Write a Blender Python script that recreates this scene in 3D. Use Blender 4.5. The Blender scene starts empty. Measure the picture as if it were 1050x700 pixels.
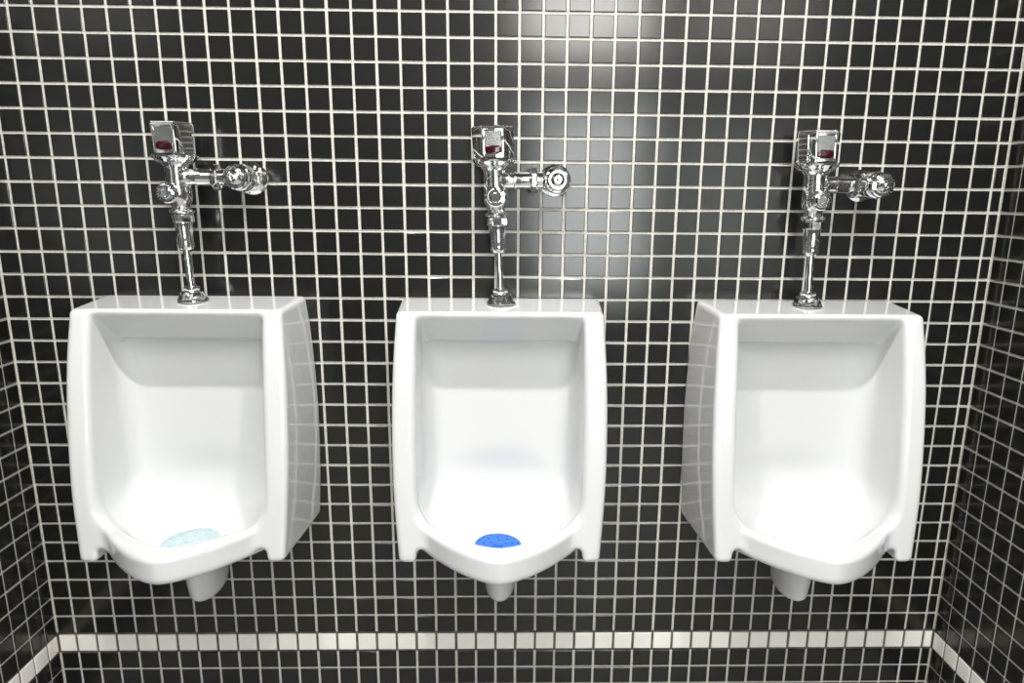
import bpy, bmesh, math, random
import numpy as np
from mathutils import Vector, Matrix

random.seed(7)
P = 0.0508            # tile pitch (2 inch mosaic)
X0 = 20.235           # grid column that is x = 0
Z0 = 1.70             # height of grid row 0

def W(c, r, z):       # grid (column, row downwards, distance out from the wall) -> metres
    return Vector(((c - X0) * P, -z * P, Z0 - r * P))

COL = bpy.context.scene.collection
SC = bpy.context.scene

# ------------------------------------------------------------------ camera
def rot(a, b, c):
    ca, sa, cb, sb, cc, sc = math.cos(a), math.sin(a), math.cos(b), math.sin(b), math.cos(c), math.sin(c)
    Rx = np.array([[1, 0, 0], [0, ca, -sa], [0, sa, ca]])
    Ry = np.array([[cb, 0, sb], [0, 1, 0], [-sb, 0, cb]])
    Rz = np.array([[cc, -sc, 0], [sc, cc, 0], [0, 0, 1]])
    return Rz @ Rx @ Ry
R = rot(.2234, -.0217, .0087)
mp = lambda v: Vector((v[0], v[2], -v[1]))
cx, cy, cz = mp(R[0]), -mp(R[1]), -mp(R[2])
cam_data = bpy.data.cameras.new('camera')
cam = bpy.data.objects.new('camera', cam_data)
COL.objects.link(cam)
M = Matrix.Identity(4)
for i in range(3):
    M[i][0], M[i][1], M[i][2] = cx[i], cy[i], cz[i]
M.translation = W(20.4851, 7.4946, 31.4844)
cam.matrix_world = M
cam_data.sensor_width = 36
cam_data.lens = 717.4 / 1050 * 36
cam_data.shift_x = -(534.22 - 525) / 1050
cam_data.shift_y = (365.15 - 350) / 1050
cam_data.clip_start = 0.02
SC.camera = cam

# ------------------------------------------------------------------ light and exposure
SC.view_settings.view_transform = 'Standard'
SC.view_settings.look = 'None'
SC.view_settings.gamma = 1
SC.view_settings.use_curve_mapping = False
SC.view_settings.exposure = -0.18
wd = bpy.data.worlds.new('world'); SC.world = wd; wd.use_nodes = True
wd.node_tree.nodes['Background'].inputs[0].default_value = (.9, .95, 1, 1)
wd.node_tree.nodes['Background'].inputs[1].default_value = 0.0

ROW_TOP = -24.0
ROW_FLOOR = Z0 / P
CEIL = Z0 - ROW_TOP * P
XL, XR = -1.895, 42.497
ZB = 70.0             # depth of the room, in tiles

def lamp(name, c, z, size, power, color, drop=.03, spread=180, target=None, shape='DISK'):
    d = bpy.data.lights.new(name, 'AREA'); d.shape = shape; d.size = size; d.energy = power; d.color = color
    d.spread = math.radians(spread)
    o = bpy.data.objects.new(name, d); COL.objects.link(o)
    o.location = ((c - X0) * P, -z * P, CEIL - drop)
    if target is not None:
        o.rotation_euler = (Vector(target) - o.location).to_track_quat('-Z', 'Y').to_euler()
    return o
SZ = 21.8
KEY_C = (1.0, .985, .95)
lamp('lamp_spot_left', 12.0, SZ, .07, 34, KEY_C)
lamp('lamp_spot_right', 28.0, SZ, .07, 34, KEY_C)
PANEL_STR = 22.0       # strength of the diffuser of the wall light box
WALL_LIGHT = (23.5, 38.5, -22.0, -11.5)       # columns and rows of the light box on the front wall
FILL_STR = 17.0  # strength of the two fill panels added under the ceiling
GLASS_STR = 12.5      # daylight behind the frosted pane

# ------------------------------------------------------------------ materials
def mat(name, color, rough=.5, metal=0, coat=0, spec=.5, emit=None, estr=0, bump=0, bscale=30, trans=0, var=0, crough=.03):
    m = bpy.data.materials.new(name); m.use_nodes = True
    nt = m.node_tree; b = nt.nodes['Principled BSDF']
    b.inputs['Base Color'].default_value = (*color, 1)
    b.inputs['Roughness'].default_value = rough
    b.inputs['Metallic'].default_value = metal
    b.inputs['Specular IOR Level'].default_value = spec
    b.inputs['Coat Weight'].default_value = coat
    b.inputs['Coat Roughness'].default_value = crough
    b.inputs['Transmission Weight'].default_value = trans
    if emit:
        b.inputs['Emission Color'].default_value = (*emit, 1)
        b.inputs['Emission Strength'].default_value = estr
    if bump or var:
        tc = nt.nodes.new('ShaderNodeTexCoord')
        n = nt.nodes.new('ShaderNodeTexNoise'); n.inputs['Scale'].default_value = bscale
        n.inputs['Detail'].default_value = 4
        nt.links.new(tc.outputs['Object'], n.inputs['Vector'])
        if bump:
            bp = nt.nodes.new('ShaderNodeBump'); bp.inputs['Strength'].default_value = bump
            bp.inputs['Distance'].default_value = .002
            nt.links.new(n.outputs['Fac'], bp.inputs['Height'])
            nt.links.new(bp.outputs['Normal'], b.inputs['Normal'])
        if var:
            mx = nt.nodes.new('ShaderNodeMix'); mx.data_type = 'RGBA'
            mx.inputs['A'].default_value = (*[c * (1 - var) for c in color], 1)
            mx.inputs['B'].default_value = (*[min(1, c * (1 + var)) for c in color], 1)
            rp = nt.nodes.new('ShaderNodeValToRGB')
            rp.color_ramp.elements[0].position = .35; rp.color_ramp.elements[1].position = .65
            nt.links.new(n.outputs['Fac'], rp.inputs['Fac'])
            nt.links.new(rp.outputs['Color'], mx.inputs['Factor'])
            nt.links.new(mx.outputs['Result'], b.inputs['Base Color'])
    return m

TILE = mat('black_satin_tile', (.0085, .0088, .0078), .42, spec=.08, coat=1.0, crough=.165, bump=.08, bscale=160)
WTILE = mat('white_band_tile', (.88, .86, .82), .25, spec=.5)
GROUT = mat('grout', (.57, .55, .505), .85, spec=.2, bump=.3, bscale=220, var=.12)
GROUT_D = mat('grout_dark_brown', (.13, .105, .085), .85, spec=.2, var=.3, bscale=60)  # darker brown joints in and along the white band
CERAMIC = mat('white_vitreous_china', (.65, .655, .66), .07, spec=.5, coat=.3)
CHROME = mat('polished_chrome', (.93, .94, .95), .035, metal=1)
BRUSH = mat('worn_chrome', (.62, .62, .62), .16, metal=1)
RUBBER = mat('black_gasket', (.01, .01, .01), .5)
SENSOR = mat('dark_red_sensor_lens', (.032, .003, .006), .12, spec=.5, coat=.2)
BLUE = mat('blue_vinyl', (.008, .14, .62), .38, spec=.4)
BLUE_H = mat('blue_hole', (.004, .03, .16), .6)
PALE = mat('pale_blue_vinyl', (.48, .60, .635), .4, spec=.4, var=.06, bscale=90)
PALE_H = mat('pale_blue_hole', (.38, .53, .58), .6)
PAINT = mat('grey_paint', (.13, .128, .122), .7, bump=.1)
FLOORM = mat('floor_tile_grey', (.30, .295, .28), .45, var=.15, bscale=12)
DOORM = mat('grey_door_paint', (.12, .125, .13), .45)
DIFF = mat('light_diffuser', (.9, .9, .9), .5, emit=(1, .98, .94), estr=PANEL_STR)
DIFF2 = mat('fill_light_diffuser', (.9, .9, .9), .5, emit=(1, .985, .96), estr=FILL_STR)
GLASS = mat('frosted_daylight_pane', (.8, .82, .82), .5, emit=(.95, 1, .98), estr=GLASS_STR)
FRAME = mat('light_frame_white', (.75, .75, .75), .4)

# ------------------------------------------------------------------ helpers
def link(name, me, m, parent=None):
    o = bpy.data.objects.new(name, me); COL.objects.link(o)
    if m is not None and not me.materials:
        me.materials.append(m)
    if parent is not None:
        o.parent = parent
    return o

def from_bm(name, bm, m, parent=None, smooth=True, sharp=35):
    bmesh.ops.recalc_face_normals(bm, faces=bm.faces[:])
    me = bpy.data.meshes.new(name); bm.to_mesh(me); bm.free()
    if smooth:
        me.polygons.foreach_set('use_smooth', [True] * len(me.polygons))
        me.set_sharp_from_angle(angle=math.radians(sharp))
    return link(name, me, m, parent)

def tag(o, label=None, cat=None, group=None, kind=None):
    if label: o['label'] = label
    if cat: o['category'] = cat
    if group: o['group'] = group
    if kind: o['kind'] = kind
    return o

def empty(name, loc):
    o = bpy.data.objects.new(name, None); COL.objects.link(o); o.location = loc
    o.empty_display_size = .05
    return o

def copy_tree(o, parent=None):
    c = o.copy(); COL.objects.link(c)
    if parent is not None: c.parent = parent
    for ch in list(o.children):
        copy_tree(ch, c)
    return c

def box(bm, lo, hi, bev=0, seg=2):
    r = bmesh.ops.create_cube(bm, size=1)
    vs = r['verts']
    for v in vs:
        v.co = Vector([(lo[i] + hi[i]) / 2 + v.co[i] * (hi[i] - lo[i]) for i in range(3)])
    if bev:
        es = list({e for v in vs for e in v.link_edges})
        bmesh.ops.bevel(bm, geom=es, offset=bev, segments=seg, affect='EDGES', profile=.6)

def lathe(bm, prof, origin, axis='Z', n=40, caps=True, facets=None):
    """prof: list of (distance along axis, radius). facets: dict {profile index: number of flats}."""
    o = Vector(origin)
    if axis == 'Z': A, U, V = Vector((0, 0, 1)), Vector((1, 0, 0)), Vector((0, 1, 0))
    elif axis == 'X': A, U, V = Vector((1, 0, 0)), Vector((0, 1, 0)), Vector((0, 0, 1))
    else: A, U, V = Vector((0, -1, 0)), Vector((1, 0, 0)), Vector((0, 0, 1))
    rings = []
    for k, (t, rad) in enumerate(prof):
        ring = []
        for i in range(n):
            a = 2 * math.pi * i / n
            rr = rad
            if facets and k in facets:
                nf = facets[k]; s = 2 * math.pi / nf
                aa = (a + s / 2) % s - s / 2
                rr = rad * math.cos(s / 2) / math.cos(aa)
            ring.append(bm.verts.new(o + A * t + (U * math.cos(a) + V * math.sin(a)) * rr))
        rings.append(ring)
    for a, b in zip(rings, rings[1:]):
        for i in range(n):
            j = (i + 1) % n
            bm.faces.new((a[i], a[j], b[j], b[i]))
    if caps:
        bm.faces.new(rings[0]); bm.faces.new(rings[-1])

def prism(bm, pts2d, z0, z1, bev=0):
    lo = [bm.verts.new((x, y, z0)) for x, y in pts2d]
    hi = [bm.verts.new((x, y, z1)) for x, y in pts2d]
    n = len(lo)
    f0 = bm.faces.new(lo); f1 = bm.faces.new(hi)
    for i in range(n):
        bm.faces.new((lo[i], lo[(i + 1) % n], hi[(i + 1) % n], hi[i]))
    if bev:
        bmesh.ops.bevel(bm, geom=list(f1.edges) + list(f0.edges), offset=bev, segments=3, affect='EDGES', profile=.5)

# ------------------------------------------------------------------ tiled walls (relief built in the mesh)
G = .062 * P          # half of a grout joint
TH = .0032            # how far a tile stands out of its grout
BEV = .0011
def tile_wall(name, us, vs, to3, nrm, band_rows):
    """us / vs: joint positions in grid units along and down the wall; to3(u, v, h) -> point h metres out."""
    verts, faces, mats = [], [], []
    rng = random.Random(hash(name) % 1000 if False else len(name))
    def quad(a, b, c, d, m):
        faces.append((a, b, c, d)); mats.append(m)
    # grout bed, one quad per tile cell so the joints beside the white band can be darker
    for j in range(len(vs) - 1):
        band = abs(vs[j] - band_rows[0]) < .01
        for (va, vb, mt) in ([(vs[j] - .07, vs[j + 1] + .07, 3)] if band else
                             [(vs[j] + (.07 if abs(vs[j] - band_rows[1]) < .01 else 0),
                               vs[j + 1] - (.07 if abs(vs[j + 1] - band_rows[0]) < .01 else 0), 2)]):
            b0 = len(verts)
            verts += [to3(us[0] - .1, va, 0), to3(us[-1] + .1, va, 0), to3(us[-1] + .1, vb, 0), to3(us[0] - .1, vb, 0)]
            quad(b0, b0 + 1, b0 + 2, b0 + 3, mt)
    for j in range(len(vs) - 1):
        band = abs(vs[j] - band_rows[0]) < .01
        mt = 1 if band else 0
        for i in range(len(us) - 1):
            u0, u1, v0, v1 = us[i], us[i + 1], vs[j], vs[j + 1]
            g = G / P; e = BEV / P
            jx = rng.uniform(-.008, .008); jy = rng.uniform(-.008, .008)
            u0 += g + jx; u1 += -g + jx; v0 += g + jy; v1 += -g + jy
            if u1 - u0 < .08: continue
            tx, ty = rng.uniform(-.0042, .0042) * P, rng.uniform(-.0042, .0042) * P   # tiles are never quite coplanar
            b0 = len(verts)
            verts += [to3(u0, v0, 0), to3(u1, v0, 0), to3(u1, v1, 0), to3(u0, v1, 0)]
            hs = [TH - .0008] * 4
            verts += [to3(u0, v0, hs[0]), to3(u1, v0, hs[0]), to3(u1, v1, hs[0]), to3(u0, v1, hs[0])]
            verts += [to3(u0 + e, v0 + e, TH - tx - ty), to3(u1 - e, v0 + e, TH + tx - ty),
                      to3(u1 - e, v1 - e, TH + tx + ty), to3(u0 + e, v1 - e, TH - tx + ty)]
            for k in range(4):
                l = (k + 1) % 4
                quad(b0 + k, b0 + l, b0 + 4 + l, b0 + 4 + k, mt)
                quad(b0 + 4 + k, b0 + 4 + l, b0 + 8 + l, b0 + 8 + k, mt)
            quad(b0 + 8, b0 + 9, b0 + 10, b0 + 11, mt)
    me = bpy.data.meshes.new(name); me.from_pydata([tuple(v) for v in verts], [], faces)
    for m in (TILE, WTILE, GROUT, GROUT_D): me.materials.append(m)
    me.polygons.foreach_set('material_index', mats)
    # make every face look into the room
    bm = bmesh.new(); bm.from_mesh(me)
    for f in bm.faces:
        if f.normal.dot(nrm) < -1e-4: f.normal_flip()
    bm.to_mesh(me); bm.free()
    o = link(name, me, None); tag(o, kind='structure')
    return o

rows = [ROW_TOP + i for i in range(int(ROW_FLOOR - ROW_TOP) + 1)] + [ROW_FLOOR]
tile_wall('wall_back', [XL] + list(range(-1, 43)) + [XR], rows,
          lambda u, v, h: W(u, v, h / P - TH / P), Vector((0, -1, 0)), (29, 30))
usr = [0] + [k - .05 for k in range(1, 71)]
usl = [0] + [k - .21 for k in range(1, 71)]
tile_wall('wall_right', usr, rows, lambda u, v, h: W(XR + (TH - h) / P, v, u), Vector((-1, 0, 0)), (29, 30))
tile_wall('wall_left', usl, rows, lambda u, v, h: W(XL - (TH - h) / P, v, u), Vector((1, 0, 0)), (29, 30))

def slab(name, c0, c1, z0, z1, h0, h1, m):
    bm = bmesh.new()
    box(bm, ((c0 - X0) * P, -z1 * P, h0), ((c1 - X0) * P, -z0 * P, h1))
    o = from_bm(name, bm, m, smooth=False); tag(o, kind='structure'); return o
slab('floor', XL - 1, XR + 1, -1, ZB + 2, -.06, 0, FLOORM)
slab('ceiling', XL - 1, XR + 1, -1, ZB + 2, CEIL, CEIL + .06, PAINT)
slab('wall_front', XL - 1, XR + 1, ZB - .9, ZB + 1, 0, CEIL, PAINT)
# a frosted window and a door in the wall behind the camera
YF = -(ZB - .9) * P
bm = bmesh.new()
wx0, wx1, wz0, wz1 = (24.5 - X0) * P, (39.0 - X0) * P, Z0 - 19.5 * P, Z0 + 3.5 * P
for lo, hi in (((wx0 - .05, YF, wz0 - .05), (wx1 + .05, YF + .03, wz0)), ((wx0 - .05, YF, wz1), (wx1 + .05, YF + .03, wz1 + .05)),
               ((wx0 - .05, YF, wz0), (wx0, YF + .03, wz1)), ((wx1, YF, wz0), (wx1 + .05, YF + .03, wz1))):
    box(bm, lo, hi, .002)
wn = from_bm('window_1', bm, FRAME); tag(wn, kind='structure')
bm = bmesh.new(); box(bm, (wx0, YF, wz0), (wx1, YF + .008, wz1)); from_bm('frosted_pane', bm, GLASS, wn, smooth=False)
bm = bmesh.new(); box(bm, ((3 - X0) * P, YF, 0), ((20 - X0) * P, YF + .035, 2.03), .003)
dr = from_bm('door_1', bm, DOORM); tag(dr, kind='structure')
bm = bmesh.new(); lathe(bm, [(-.035, .012), (-.06, .012), (-.065, .026), (-.09, .028), (-.10, .018)], ((18.5 - X0) * P, YF, 1.0), 'Y', 20)
from_bm('door_handle', bm, BRUSH, dr)

# ------------------------------------------------------------------ wall light, ceiling spotlights, added fill panels
def add_fill_panel(name, c0, c1, z0, z1, diff, label):  # unseen glowing panel, added to raise the fill light
    t = empty(name, ((c0 + c1) / 2 * P - X0 * P, -(z0 + z1) / 2 * P, CEIL))
    tag(t, label, 'ceiling light')
    hx, hy = (c1 - c0) / 2 * P, (z1 - z0) / 2 * P
    bm = bmesh.new(); box(bm, (-hx, -hy, -.012), (hx, hy, -.004))
    from_bm('diffuser', bm, diff, t, smooth=False)
    bm = bmesh.new(); w = .02
    for lo, hi in (((-hx - w, -hy - w, -.016), (hx + w, -hy, 0)), ((-hx - w, hy, -.016), (hx + w, hy + w, 0)),
                   ((-hx - w, -hy, -.016), (-hx, hy, 0)), ((hx, -hy, -.016), (hx + w, hy, 0))):
        box(bm, lo, hi)
    from_bm('frame', bm, FRAME, t, smooth=False)
    return t
t = empty('wall_light', (((WALL_LIGHT[0] + WALL_LIGHT[1]) / 2 - X0) * P, -(ZB - .9) * P, Z0 - (WALL_LIGHT[2] + WALL_LIGHT[3]) / 2 * P))
tag(t, 'wide white light box high on the wall behind the viewer', 'wall light')
hx, hz = (WALL_LIGHT[1] - WALL_LIGHT[0]) / 2 * P, (WALL_LIGHT[3] - WALL_LIGHT[2]) / 2 * P
bm = bmesh.new(); box(bm, (-hx, .03, -hz), (hx, .045, hz)); from_bm('diffuser', bm, DIFF, t, smooth=False)
bm = bmesh.new(); box(bm, (-hx - .015, 0, -hz - .015), (hx + .015, .03, hz + .015), .003); from_bm('housing', bm, FRAME, t, smooth=False)
add_fill_panel('added_fill_light', .5, 12.5, 31, 49, DIFF2, 'added soft fill light panel, unseen, over the left side of the room')
add_fill_panel('added_fill_light', 28.5, 40.5, 31, 49, DIFF2, 'added soft fill light panel, unseen, over the right side of the room')
for c, lab in ((12.0, 'small recessed ceiling spotlight left of the middle urinal'),
               (28.0, 'small recessed ceiling spotlight right of the middle urinal')):
    bm = bmesh.new()
    lathe(bm, [(0, .058), (-.006, .062), (-.010, .075), (-.004, .082), (0, .082)], ((c - X0) * P, -SZ * P, CEIL), 'Z', 40, caps=False)
    tag(from_bm('recessed_spotlight', bm, FRAME), lab, 'ceiling light')

# ------------------------------------------------------------------ urinal (signed distance field -> smooth mesh)
def smax(a, b, k):
    h = np.maximum(k - np.abs(a - b), 0) / k
    return np.maximum(a, b) + h * h * k * .25
def smin(a, b, k):
    return -smax(-a, -b, k)
FR = np.array([11.5, 12.5, 13.5, 14.5, 15.5, 16.5, 17.5, 18.5, 19.5, 20.5, 21.5, 22.5, 23])
FZ = np.array([2.98, 3.13, 3.38, 3.58, 3.75, 3.90, 4.05, 4.20, 4.35, 4.46, 4.56, 4.68, 4.7])
FW = np.array([4.24, 4.29, 4.36, 4.41, 4.45, 4.465, 4.47, 4.45, 4.42, 4.37, 4.30, 4.22, 4.2])
BR = np.array([11.9, 13.35, 15.3, 17.0, 19.0, 20.5, 22.5])
BW = np.array([4.45, 4.62, 4.73, 4.77, 4.74, 4.68, 4.55])
def smooth_interp(xs, ys):
    xx = np.linspace(xs[0], xs[-1], 240); yy = np.interp(xx, xs, ys)
    k = np.hanning(41); k /= k.sum()
    yy = np.convolve(np.pad(yy, 20, mode='reflect', reflect_type='odd'), k, mode='valid')
    return lambda v: np.interp(v, xx, yy)
fz, fw, bw = smooth_interp(FR, FZ), smooth_interp(FR, FW), smooth_interp(BR, BW)

def sdf(x, r, z):
    ax = np.sqrt(x * x + 1e-4)
    zf = fz(r)
    t = np.clip(z / zf, 0, 1.2)
    w = bw(r) + (fw(r) - bw(r)) * t
    side = (ax - w) * .99
    front = (z - zf) * .98
    top = (11.95 + .06 * z) - r
    # outer shell
    o = smax(side, front, .26)
    o = smax(o, top, .22)
    o = smax(o, r - 22.52, .22)
    # hollow below the bowl, between the two side shields
    notch = smax(ax - 3.50, 21.95 - r, .35)
    notch = smax(notch, 1.1 - z, .3)
    o = smax(o, -notch, .22)
    # projecting lip
    a = np.clip(ax / 3.34, 0, 1.25)
    zl = 4.18 + 2.66 * (1 - a ** 1.62)
    slope = np.sqrt(1 + (1.27 * a ** .62) ** 2)
    lip = (z - zl) / slope
    lip = smax(lip, ax - 3.6, .2)
    lip = smax(lip, (20.90 + .02 * z) - r, .30)
    lip = smax(lip, r - (22.15 + .03 * np.clip(z, 0, 7)), .34)
    o = smin(o, lip, .22)
    # underside of the bowl
    q = np.sqrt((x / 3.1) ** 2 + ((r - 20.7) / 2.35) ** 2 + ((z - 3.3) / 2.9) ** 2)
    bowl = (q - 1) * 2.35
    bowl = smax(bowl, 21 - r, .2)
    o = smin(o, bowl, .3)
    # cavity: upper chamber
    zb = 1.05 + 2.4 * (1 - np.sqrt(np.clip(1 - (np.clip(r - 19.6, 0, 2.4) / 2.5) ** 2, 0, 1)))
    wi = 3.36 + .14 * np.clip((z - 1.2) / 2.4, 0, 1)
    wi = wi - .10 * np.clip((r - 19) / 3, 0, 1)
    c = smax(ax - wi, zb - z, .95)
    c = smax(c, (r - 20.98 - .02 * np.clip(z, 0, 7)), 1.0 * np.clip((ax - 1.6) / 1.6, 0, 1) + .25)
    slant = np.minimum(12.32 + (3.02 - z) * .86, 13.60)
    c = smax(c, (slant - r) * .75, .22)
    # cavity: basin behind the lip
    a2 = np.abs(x / 3.16)
    e = (a2 ** 2.2 + np.abs((r - 20.3) / 2.22) ** 2.2 + np.abs((z - 3.38) / np.where(z > 3.38, 2.36 - 1.4 * np.clip(ax / 3.3, 0, 1) ** 1.5, 2.5)) ** 2.2) ** (1 / 2.2)
    bas = (e - 1) * 2.3
    c = smin(c, bas, .6)
    o = smax(o, -c, .30)
    o = smax(o, -z, .08)
    return o

def surface_nets(f, lo, hi, h):
    ns = [int(round((hi[i] - lo[i]) / h)) + 1 for i in range(3)]
    axs = [lo[i] + h * np.arange(ns[i]) for i in range(3)]
    X, Y, Z = np.meshgrid(*axs, indexing='ij')
    F = f(X, Y, Z)
    s = F < 0
    cs = [slice(0, -1), slice(1, None)]
    cnt = np.zeros([n - 1 for n in ns], int)
    for i in cs:
        for j in cs:
            for k in cs:
                cnt += s[i, j, k]
    act = (cnt > 0) & (cnt < 8)
    idx = -np.ones(act.shape, int); idx[act] = np.arange(act.sum())
    I = np.argwhere(act)
    acc = np.zeros((len(I), 3)); num = np.zeros(len(I))
    corners = [(a, b, c) for a in (0, 1) for b in (0, 1) for c in (0, 1)]
    for p in corners:
        for d in range(3):
            if p[d] == 1: continue
            q = list(p); q[d] = 1
            fa = F[I[:, 0] + p[0], I[:, 1] + p[1], I[:, 2] + p[2]]
            fb = F[I[:, 0] + q[0], I[:, 1] + q[1], I[:, 2] + q[2]]
            m = (fa < 0) != (fb < 0)
            t = np.where(m, fa / np.where(m, fa - fb, 1), 0)
            pt = np.tile(np.array(p, float), (len(I), 1)); pt[:, d] += t
            acc[m] += pt[m]; num[m] += 1
    V = (I + acc / num[:, None]) * h + np.array(lo)
    quads = []
    for d in range(3):
        sl_a = [slice(1, -1)] * 3; sl_b = [slice(1, -1)] * 3
        sl_a[d] = slice(0, -1); sl_b[d] = slice(1, None)
        diff = s[tuple(sl_a)] != s[tuple(sl_b)]
        E = np.argwhere(diff)
        flip = s[tuple(sl_a)][diff]
        off = np.ones(3, int); off[d] = 0
        E = E + off
        u, v = (d + 1) % 3, (d + 2) % 3
        def cell(du, dv):
            c = E.copy(); c[:, u] -= du; c[:, v] -= dv
            return idx[c[:, 0], c[:, 1], c[:, 2]]
        q = np.stack([cell(1, 1), cell(0, 1), cell(0, 0), cell(1, 0)], 1)
        q[~flip] = q[~flip][:, ::-1]
        quads.append(q)
    Q = np.concatenate(quads)
    eps = h * .05
    for _ in range(3):
        f0 = f(V[:, 0], V[:, 1], V[:, 2])
        g = np.stack([(f(V[:, 0] + eps * (k == 0), V[:, 1] + eps * (k == 1), V[:, 2] + eps * (k == 2)) - f0) / eps for k in range(3)], 1)
        st = -f0[:, None] * g / np.maximum((g * g).sum(1), .2)[:, None]
        ln = np.linalg.norm(st, axis=1, keepdims=True)
        V = V + st * np.minimum(1, .5 * h / np.maximum(ln, 1e-9)) * .8
    return V, Q

V, Q = surface_nets(sdf, (-5.04, 11.6, -.3), (5.04, 23.7, 7.2), .08)
U_ROW = 22.5          # origin of the urinal: wall point at the bottom of its shields
me = bpy.data.meshes.new('urinal_body')
pts = np.stack([V[:, 0] * P, -V[:, 2] * P, (U_ROW - V[:, 1]) * P], 1)
me.from_pydata(pts.tolist(), [], [tuple(q) for q in Q.tolist()])
me.polygons.foreach_set('use_smooth', [True] * len(me.polygons))
me.materials.append(CERAMIC)

CX = dict(L=7.004, M=20.235, R=33.625)
DR = dict(L=-.05, M=0.0, R=.03)
def make_urinal():
    t = empty('urinal', (0, 0, 0))
    link('bowl', me, CERAMIC, t)
    # rounded trap outlet hanging below
    bm = bmesh.new()
    prof = [(-(25.3 - U_ROW) * P + (1 - math.cos(q)) * .62 * P, max(.03, math.sin(q)) * .68 * P) for q in [i / 12 * math.pi / 2 for i in range(13)]]
    prof += [(-(24.3 - U_ROW) * P, .72 * P), (-(23.6 - U_ROW) * P, .78 * P), (-(22.9 - U_ROW) * P, .85 * P), (-(22.3 - U_ROW) * P, 1.0 * P)]
    lathe(bm, prof, (0, 0, 0), 'Z', 48)
    for v in bm.verts:
        v.co.y = v.co.y * 2.1 - 2.35 * P
    from_bm('trap_outlet', bm, CERAMIC, t, sharp=60)
    # back gasket line between china and tile
    return t

u0 = make_urinal()
labels = dict(L='white china urinal with pale blue screen, leftmost of the three on the wall',
              M='white china urinal holding the bright blue screen, middle of the three on the wall',
              R='white china urinal with an empty bowl, rightmost of the three on the wall')
for k in 'LMR':
    u = u0 if k == 'L' else copy_tree(u0)
    u.location = W(CX[k], U_ROW + DR[k], .03)
    tag(u, labels[k], 'urinal', 'wall-hung white urinals')

# ------------------------------------------------------------------ urinal screens
def make_screen(name, k, m, mh, x, r, z, rad, tilt, label):
    t = empty(name, W(CX[k] + x, r, z))
    bm = bmesh.new()
    n = 56
    lathe(bm, [(-.0015, rad * P * .96), (0, rad * P), (.003, rad * P), (.0045, rad * P * .97), (.0045, rad * P * .2)], (0, 0, 0), 'Z', n)
    from_bm('mat', bm, m, t, sharp=40)
    bm = bmesh.new()
    rr = random.Random(3)
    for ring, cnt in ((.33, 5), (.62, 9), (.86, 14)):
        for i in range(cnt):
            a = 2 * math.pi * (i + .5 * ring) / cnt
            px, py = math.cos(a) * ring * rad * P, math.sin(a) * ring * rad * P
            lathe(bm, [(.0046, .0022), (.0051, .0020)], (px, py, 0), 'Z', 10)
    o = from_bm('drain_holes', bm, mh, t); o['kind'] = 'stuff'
    bm = bmesh.new()
    lathe(bm, [(.004, .011), (.0065, .010), (.0072, .006)], (0, 0, 0), 'Z', 24)
    from_bm('centre_boss', bm, m, t)
    t.rotation_euler = tilt
    tag(t, label, 'urinal screen', 'urinal screens')
    return t
make_screen('urinal_screen', 'M', BLUE, BLUE_H, -.07, 22.32, 3.56, 1.02, (0, math.radians(2), 0),
            'bright blue perforated urinal screen lying in the middle urinal')
make_screen('urinal_screen', 'L', PALE, PALE_H, -.15, 22.18, 3.48, 1.22, (0, math.radians(-3), 0),
            'faded pale blue urinal screen lying in the left urinal')

# ------------------------------------------------------------------ flush valves
VR = 12.03            # row of the valve's foot
AX = 1.36             # its axis stands this far off the wall
def H(row): return (VR - row) * P
def lean(bm, k=.032):
    for v in bm.verts: v.co.x -= v.co.z * k
def part(name, bm, m, parent, do_lean=True, sharp=35):
    if do_lean: lean(bm)
    return from_bm(name, bm, m, parent, sharp=sharp)

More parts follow.
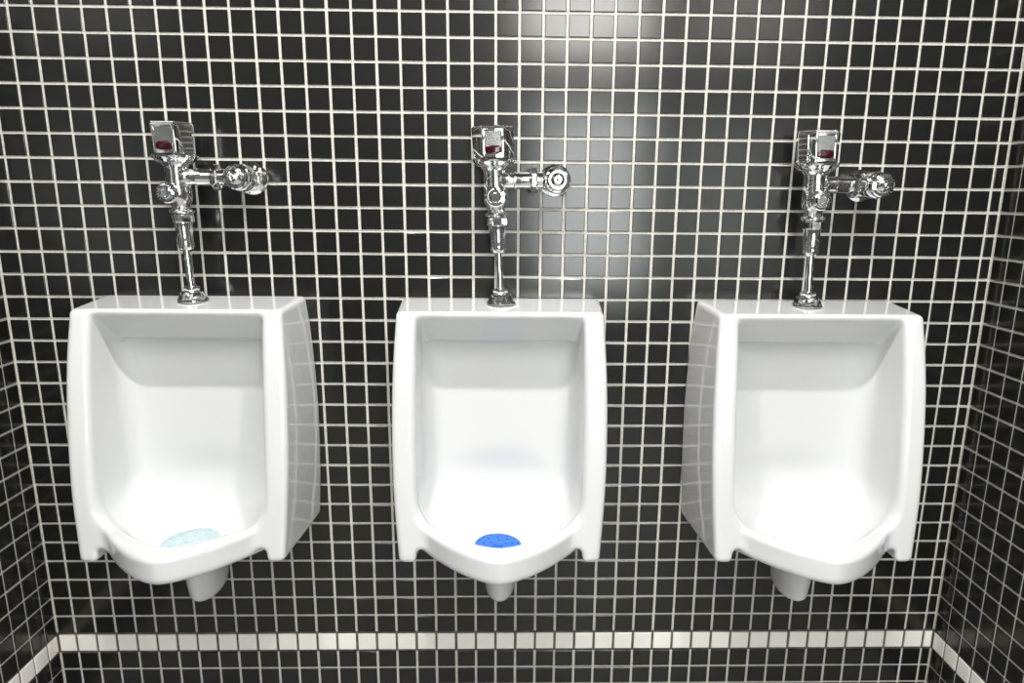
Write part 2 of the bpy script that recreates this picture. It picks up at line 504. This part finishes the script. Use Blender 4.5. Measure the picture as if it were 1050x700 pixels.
def make_valve():
    t = empty('flush_valve', (0, 0, 0))
    # foot flange with flats
    bm = bmesh.new()
    lathe(bm, [(0, .60 * P), (H(12.0), .635 * P), (H(11.93), .62 * P), (H(11.9), .575 * P), (H(11.66), .50 * P), (H(11.6), .42 * P), (H(11.58), .3 * P), (H(11.35), .22 * P)],
          (0, 0, 0), 'Z', 48, facets={3: 8, 4: 8})
    part('base_flange', bm, CHROME, t, sharp=25)
    bm = bmesh.new()
    lathe(bm, [(H(11.58), .30 * P), (H(11.52), .335 * P), (H(11.44), .335 * P), (H(11.38), .27 * P)], (0, 0, 0), 'Z', 40)
    part('flange_collar', bm, CHROME, t)
    bm = bmesh.new(); lathe(bm, [(H(11.6), .172 * P), (H(10.7), .170 * P), (H(9.6), .162 * P)], (0, 0, 0), 'Z', 36)
    part('flush_tube', bm, CHROME, t)
    # tailpiece / vacuum breaker sleeve
    bm = bmesh.new()
    lathe(bm, [(H(9.86), .17 * P), (H(9.82), .26 * P), (H(9.72), .31 * P), (H(9.56), .335 * P), (H(9.5), .31 * P), (H(8.8), .355 * P), (H(8.66), .37 * P), (H(8.6), .37 * P)], (0, 0, 0), 'Z', 40)
    part('vacuum_breaker', bm, CHROME, t)
    bm = bmesh.new()
    lathe(bm, [(H(8.70), .40 * P), (H(8.68), .445 * P), (H(8.40), .45 * P), (H(8.37), .40 * P)], (0, 0, 0), 'Z', 48, facets={1: 8, 2: 8})
    part('coupling_nut', bm, CHROME, t, sharp=25)
    bm = bmesh.new()
    lathe(bm, [(H(8.36), .40 * P), (H(8.33), .48 * P), (H(8.27), .50 * P), (H(8.2), .47 * P), (H(8.14), .38 * P), (H(8.0), .34 * P)], (0, 0, 0), 'Z', 48)
    part('collar_ring', bm, CHROME, t)
    # body
    bm = bmesh.new()
    lathe(bm, [(H(8.2), .33 * P), (H(7.96), .36 * P), (H(7.86), .44 * P), (H(7.7), .50 * P), (H(7.4), .50 * P), (H(7.2), .485 * P), (H(6.6), .46 * P), (H(6.45), .47 * P), (H(6.32), .58 * P), (H(6.22), .64 * P)], (0, 0, 0), 'Z', 48)
    body = part('valve_body', bm, CHROME, t)
    # top ring under the sensor cap
    bm = bmesh.new()
    lathe(bm, [(H(6.33), .58 * P), (H(6.26), .72 * P), (H(6.16), .80 * P), (H(6.10), .88 * P), (H(6.03), .90 * P), (H(5.98), .86 * P), (H(5.95), .7 * P)], (0, 0, 0), 'Z', 56)
    part('cap_ring', bm, CHROME, t)
    # sensor cap: rounded at the back, flat window face in front
    bm = bmesh.new()
    plan = []
    hw, zf = .44, .80                     # half width and reach of the flat face
    plan += [(-hw, -zf), (hw, -zf)]
    for i in range(1, 5):                  # concave run from the face to the round back
        s = i / 5
        plan.append((hw + (.86 - hw) * s ** 1.25, -zf + (zf - .12) * s ** .82))
    for i in range(17):
        a = -.14 + (math.pi + .28) * i / 16
        plan.append((.87 * math.cos(a), .87 * math.sin(a)))
    for i in range(4, 0, -1):
        s = i / 5
        plan.append((-hw - (.86 - hw) * s ** 1.25, -zf + (zf - .12) * s ** .82))
    layers = [(H(6.0), .90), (H(5.95), .955), (H(5.85), .965), (H(4.90), 1.0), (H(4.80), 1.0), (H(4.74), .975), (H(4.715), .93)]
    rings = [[bm.verts.new((x * P * s, y * P * s, z)) for x, y in plan] for z, s in layers]
    n = len(plan)
    for a, b in zip(rings, rings[1:]):
        for i in range(n): bm.faces.new((a[i], a[(i + 1) % n], b[(i + 1) % n], b[i]))
    bm.faces.new(rings[0])
    cv = bm.verts.new((0, 0, H(4.69)))
    for i in range(n): bm.faces.new((rings[-1][i], rings[-1][(i + 1) % n], cv))
    cap = part('sensor_cap', bm, CHROME, t, sharp=28)
    # raised frame round the window, the plate inside it and the lens
    bm = bmesh.new()
    y = -.80 * P
    x0, x1, r0, r1, w = -.42, .42, 4.86, 5.96, .075
    for lo, hi in (((x0, r0, 0), (x0 + w, r1, 0)), ((x1 - w, r0, 0), (x1, r1, 0)), ((x0, r0, 0), (x1, r0 + w, 0)), ((x0, r1 - .16, 0), (x1, r1, 0))):
        box(bm, (lo[0] * P, y - .0016, H(hi[1])), (hi[0] * P, y + .004, H(lo[1])), .0006, 2)
    part('window_frame', bm, CHROME, cap)
    bm = bmesh.new()
    box(bm, (-.34 * P, y - .0006, H(5.84)), (.34 * P, y + .002, H(4.93)), .0002, 1)
    part('window_plate', bm, BRUSH, cap)
    bm = bmesh.new()
    pill = []
    hx, hr = .17, .165
    for i in range(13):
        a = -math.pi / 2 + math.pi * i / 12; pill.append(((hx + hr * math.cos(a)), hr * math.sin(a)))
    for i in range(13):
        a = math.pi / 2 + math.pi * i / 12; pill.append((-hx + hr * math.cos(a), hr * math.sin(a)))
    f = []
    for yy, s in ((y + .001, 1), (y - .0022, 1), (y - .0030, .88)):
        f.append([bm.verts.new((px * P * s, yy, H(5.66) + pz * P * s)) for px, pz in pill])
    for a, b in zip(f, f[1:]):
        for i in range(26): bm.faces.new((a[i], a[(i + 1) % 26], b[(i + 1) % 26], b[i]))
    bm.faces.new(f[0]); bm.faces.new(f[-1])
    part('sensor_lens', bm, SENSOR, cap)
    # override button on the front of the body
    bm = bmesh.new()
    lathe(bm, [(.30 * P, .40 * P), (.56 * P, .40 * P), (.60 * P, .42 * P), (.72 * P, .42 * P), (.76 * P, .38 * P), (.77 * P, .31 * P), (.73 * P, .29 * P), (.73 * P, .26 * P),
               (.88 * P, .25 * P), (.91 * P, .21 * P), (.91 * P, .15 * P), (.89 * P, .13 * P), (.89 * P, .05 * P)], (0, 0, H(7.50)), 'Y', 36)
    part('override_button', bm, CHROME, t)
    # side arm, nut, control stop
    ar = 6.86
    bm = bmesh.new()
    lathe(bm, [(.1 * P, .36 * P), (.40 * P, .46 * P), (.52 * P, .36 * P), (.60 * P, .33 * P), (.9 * P, .33 * P), (.93 * P, .365 * P), (1.0 * P, .365 * P), (1.03 * P, .345 * P), (2.1 * P, .345 * P)], (0, 0, 0), 'X', 40)
    for v in bm.verts: v.co.z += H(ar); v.co.x -= .28 * P
    part('side_arm', bm, CHROME, t, False)
    bm = bmesh.new()
    lathe(bm, [(1.28 * P, .36 * P), (1.31 * P, .50 * P), (1.36 * P, .53 * P), (1.54 * P, .53 * P), (1.59 * P, .50 * P), (1.62 * P, .36 * P)], (0, 0, H(ar)), 'X', 48, facets={1: 6, 2: 6, 3: 6, 4: 6})
    part('arm_nut', bm, CHROME, t, False, sharp=25)
    bm = bmesh.new()   # stop body: vertical chamber reaching from the wall to the front
    sx = 2.42
    lathe(bm, [(-(AX - .02) * P, .40 * P), (-.55 * P, .40 * P), (-.50 * P, .52 * P), (-.38 * P, .56 * P), (.12 * P, .56 * P), (.22 * P, .52 * P), (.26 * P, .46 * P), (.44 * P, .46 * P)],
          (sx * P, 0, H(ar)), 'Y', 44)
    stop = part('control_stop', bm, CHROME, t, False)
    bm = bmesh.new()
    lathe(bm, [(.36 * P, .44 * P), (.40 * P, .50 * P), (.56 * P, .50 * P), (.62 * P, .45 * P), (.64 * P, .37 * P), (.60 * P, .34 * P), (.60 * P, .30 * P), (.72 * P, .27 * P), (.78 * P, .20 * P), (.80 * P, .16 * P),
               (.76 * P, .14 * P), (.76 * P, .05 * P)], (sx * P, 0, H(ar)), 'Y', 40)
    part('stop_cap', bm, CHROME, stop, False)
    bm = bmesh.new()
    lathe(bm, [(.76 * P, .10 * P), (.86 * P, .10 * P), (.88 * P, .06 * P)], (sx * P, 0, H(ar)), 'Y', 24, facets={0: 6, 1: 6})
    part('stop_screw', bm, CHROME, stop, False)
    bm = bmesh.new()   # wall escutcheon
    lathe(bm, [(-(AX - .03) * P, .70 * P), (-(AX - .08) * P, .70 * P), (-(AX - .20) * P, .60 * P), (-(AX - .26) * P, .46 * P), (-(AX - .50) * P, .44 * P), (-(AX - .52) * P, .38 * P)], (sx * P, 0, H(ar)), 'Y', 44)
    part('wall_escutcheon', bm, CHROME, t, False)
    return t
v0 = make_valve()
vl = dict(L='chrome sensor flush valve above the leftmost urinal, its window turned left of view',
          M='chrome sensor flush valve above the middle urinal, its red lens facing the viewer',
          R='chrome sensor flush valve above the rightmost urinal')
for k in 'LMR':
    v = v0 if k == 'L' else copy_tree(v0)
    v.location = W(CX[k] + dict(L=.03, M=.02, R=.03)[k], VR + dict(L=-.06, M=-.03, R=.02)[k], AX)
    if k == 'M':
        v.rotation_euler.y = math.radians(-1.1)
    tag(v, vl[k], 'flush valve', 'chrome flush valves')
[c for c in v0.children if c.name.startswith('override_button')][0].location.x = -.2 * P
